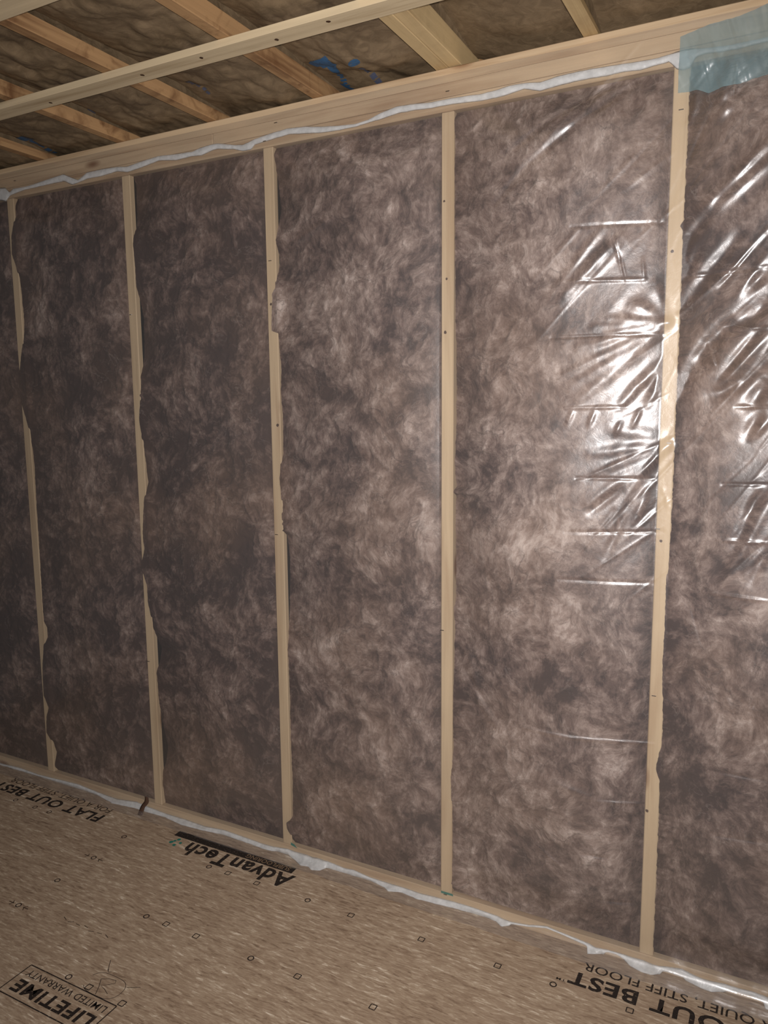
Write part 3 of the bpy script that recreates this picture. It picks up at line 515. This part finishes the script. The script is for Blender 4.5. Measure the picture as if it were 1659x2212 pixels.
def stroke(name, pts, w, mat, closed=False, z=ZP):
    P_ = [Vector((a_, b_)) for a_, b_ in pts]; n = len(P_); V = []
    for k in range(n):
        if closed: d_ = P_[(k + 1) % n] - P_[k - 1]
        else: d_ = P_[min(k + 1, n - 1)] - P_[max(k - 1, 0)]
        d_.normalize(); nn = Vector((-d_.y, d_.x)) * w / 2
        V += [(P_[k].x + nn.x, P_[k].y + nn.y, z), (P_[k].x - nn.x, P_[k].y - nn.y, z)]
    F = [(2 * k, 2 * k + 1, (2 * k + 3) % (2 * n), (2 * k + 2) % (2 * n)) for k in range(n if closed else n - 1)]
    return mesh_np(name, V, F, mat, panel, False)
for off, mt in ((0.0, M['ink']), (2.438, M['ink'])):
    text('printed_lettering', 'FLAT OUT BEST', .458 + off, -.162 + off, -.106, -.160, mt, 0.028)
    text('printed_lettering', 'FOR A QUIET, STIFF FLOOR', .449 + off, -.135 + off, -.059, -.091, M['inkfaint'] if off == 0 else M['ink'], 0.006)
    text('printed_lettering', 'TM', -.166 + off, -.192 + off, -.152, -.161, mt, 0.01)
tag(text('printed_lettering', 'AdvanTech', 1.342, .885, -.096, -.170, M['ink'], 0.03), 'heavy black logo lettering')
text('printed_lettering', 'TM', .880, .868, -.098, -.104, M['ink'], 0.0)
mesh_np('printed_bar', [(.792, -.058, ZP), (1.316, -.058, ZP), (1.316, -.0905, ZP), (.792, -.0905, ZP)], [(3, 2, 1, 0)], M['ink'], panel, False)
tag(text('printed_lettering', 'SUBFLOORING', 1.300, 1.115, -.064, -.084, M['inktan'], 0.006, z=ZP + .0004), 'bare letters inside the black bar')
bx_ = [(.903, -.789), (1.239, -.789), (1.239, -.896), (.903, -.896)]
for k in range(4):
    a_, b_ = bx_[k], bx_[(k + 1) % 4]; stroke('printed_frame', [a_, b_], .0035, M['ink'])
text('printed_lettering', 'LIFETIME', 1.222, .925, -.838, -.880, M['ink'], 0.03)
text('printed_lettering', 'LIMITED WARRANTY', 1.222, .920, -.802, -.824, M['ink'], 0.004)
for x_, y_, k in MARKS:
    s_ = .0085
    if k == 'c': stroke('nail_mark', [(x_ + s_ * math.cos(a_), y_ + s_ * math.sin(a_)) for a_ in np.linspace(0, 2 * math.pi, 15)[:-1]], (.0028 + .0008), M['ink'] if x_ > 1.3 else M['pencil'], True)
    else:
        q_ = [(x_ - s_, y_ - s_), (x_ + s_, y_ - s_), (x_ + s_, y_ + s_), (x_ - s_, y_ + s_)]
        for j in range(4): stroke('nail_mark', [q_[j], q_[(j + 1) % 4]], .0028, M['ink'])
for x_, y_ in ((.64, -.33), (.634, -.627)):
    for s_ in (-1, 1):
        stroke('nail_mark', [(x_ + s_ * .022, y_), (x_ + s_ * .045, y_)], .003, M['inkfaint'])
        stroke('nail_mark', [(x_ + s_ * .033, y_ - .01), (x_ + s_ * .026, y_), (x_ + s_ * .033, y_ + .01)], .003, M['inkfaint'])
for k in range(7): stroke('worn_print', [(1.01 - .03 * k, -.607 + .004 * (k % 2)), (.992 - .03 * k, -.600 - .006 * (k % 3))], .0022, M['inkfaint'])
# hand-drawn circled letter R with ticks
cc = [(1.152 + .062 * math.cos(a_), -.750 + .042 * math.sin(a_) + .004 * math.sin(3 * a_)) for a_ in np.linspace(-2.6, 2.9, 30)]
stroke('marker_drawing', cc, .0016, M['pencil'])
stroke('marker_drawing', [(1.124, -.737), (1.141, -.760), (1.155, -.785)], .0018, M['pencil'])
stroke('marker_drawing', [(1.124, -.737), (1.145, -.726), (1.166, -.722), (1.172, -.732), (1.160, -.742), (1.143, -.755), (1.162, -.760), (1.183, -.769)], .0016, M['pencil'])
stroke('marker_drawing', [(1.090, -.671), (1.104, -.690), (1.118, -.706)], .0018, M['pencil'])
stroke('marker_drawing', [(1.212, -.728), (1.228, -.720), (1.245, -.710)], .0018, M['pencil'])
stroke('marker_drawing', [(1.112, -.702), (1.122, -.709), (1.128, -.703)], .0016, M['pencil'])
# worn specks and teal flecks
for x_, y_, r_ in ((.83, -.105, .007), (.815, -.13, .008), (.85, -.12, .006), (.838, -.14, .007), (.822, -.118, .006)): disc('paint_fleck', x_, y_, ZP + .0001 * 3, r_, M['teal'], panel, ax='z')
o = mesh_np('paint_mark', [(3 * SP + .002, -.0012, ZB + .004), (3 * SP + .042, -.0012, ZB + .004), (3 * SP + .044, -.0012, ZB - .003), (3 * SP + .002, -.0012, ZB - .004)], [(3, 2, 1, 0)], M['teal'], wall, False)
o = mesh_np('paint_mark', [(2 * SP + .035, -.0012, ZB + .012), (2 * SP + .050, -.0012, ZB + .008), (2 * SP + .062, -.0012, ZB - .004), (2 * SP + .035, -.0012, ZB + .002)], [(3, 2, 1, 0)], M['teal'], wall, False)
# tuft of wool poking out at the foot of the second visible stud
V = []; n = 8; N = 14
for k in range(N):
    q_ = k / (N - 1); cx, cy, cz = .572 + .006 * math.sin(5 * q_), -.008 - .030 * q_ ** 2, .062 - .060 * q_
    for j in range(n):
        a_ = 2 * math.pi * j / n; r_ = (.011 + .004 * math.sin(7 * q_ + j)) * (0.7 + .5 * q_)
        V.append((cx + r_ * math.cos(a_), cy + .5 * r_ * math.sin(a_), max(cz + .3 * r_ * math.sin(a_), .0006)))
F = [(k * n + j, k * n + (j + 1) % n, (k + 1) * n + (j + 1) % n, (k + 1) * n + j) for k in range(N - 1) for j in range(n)]
tag(mesh_np('wool_tuft', V, F, M['wool'], attr=[-.6] * len(V)), 'dark brown wool tuft hanging over the lower sealant bead near the second stud', 'insulation scrap')
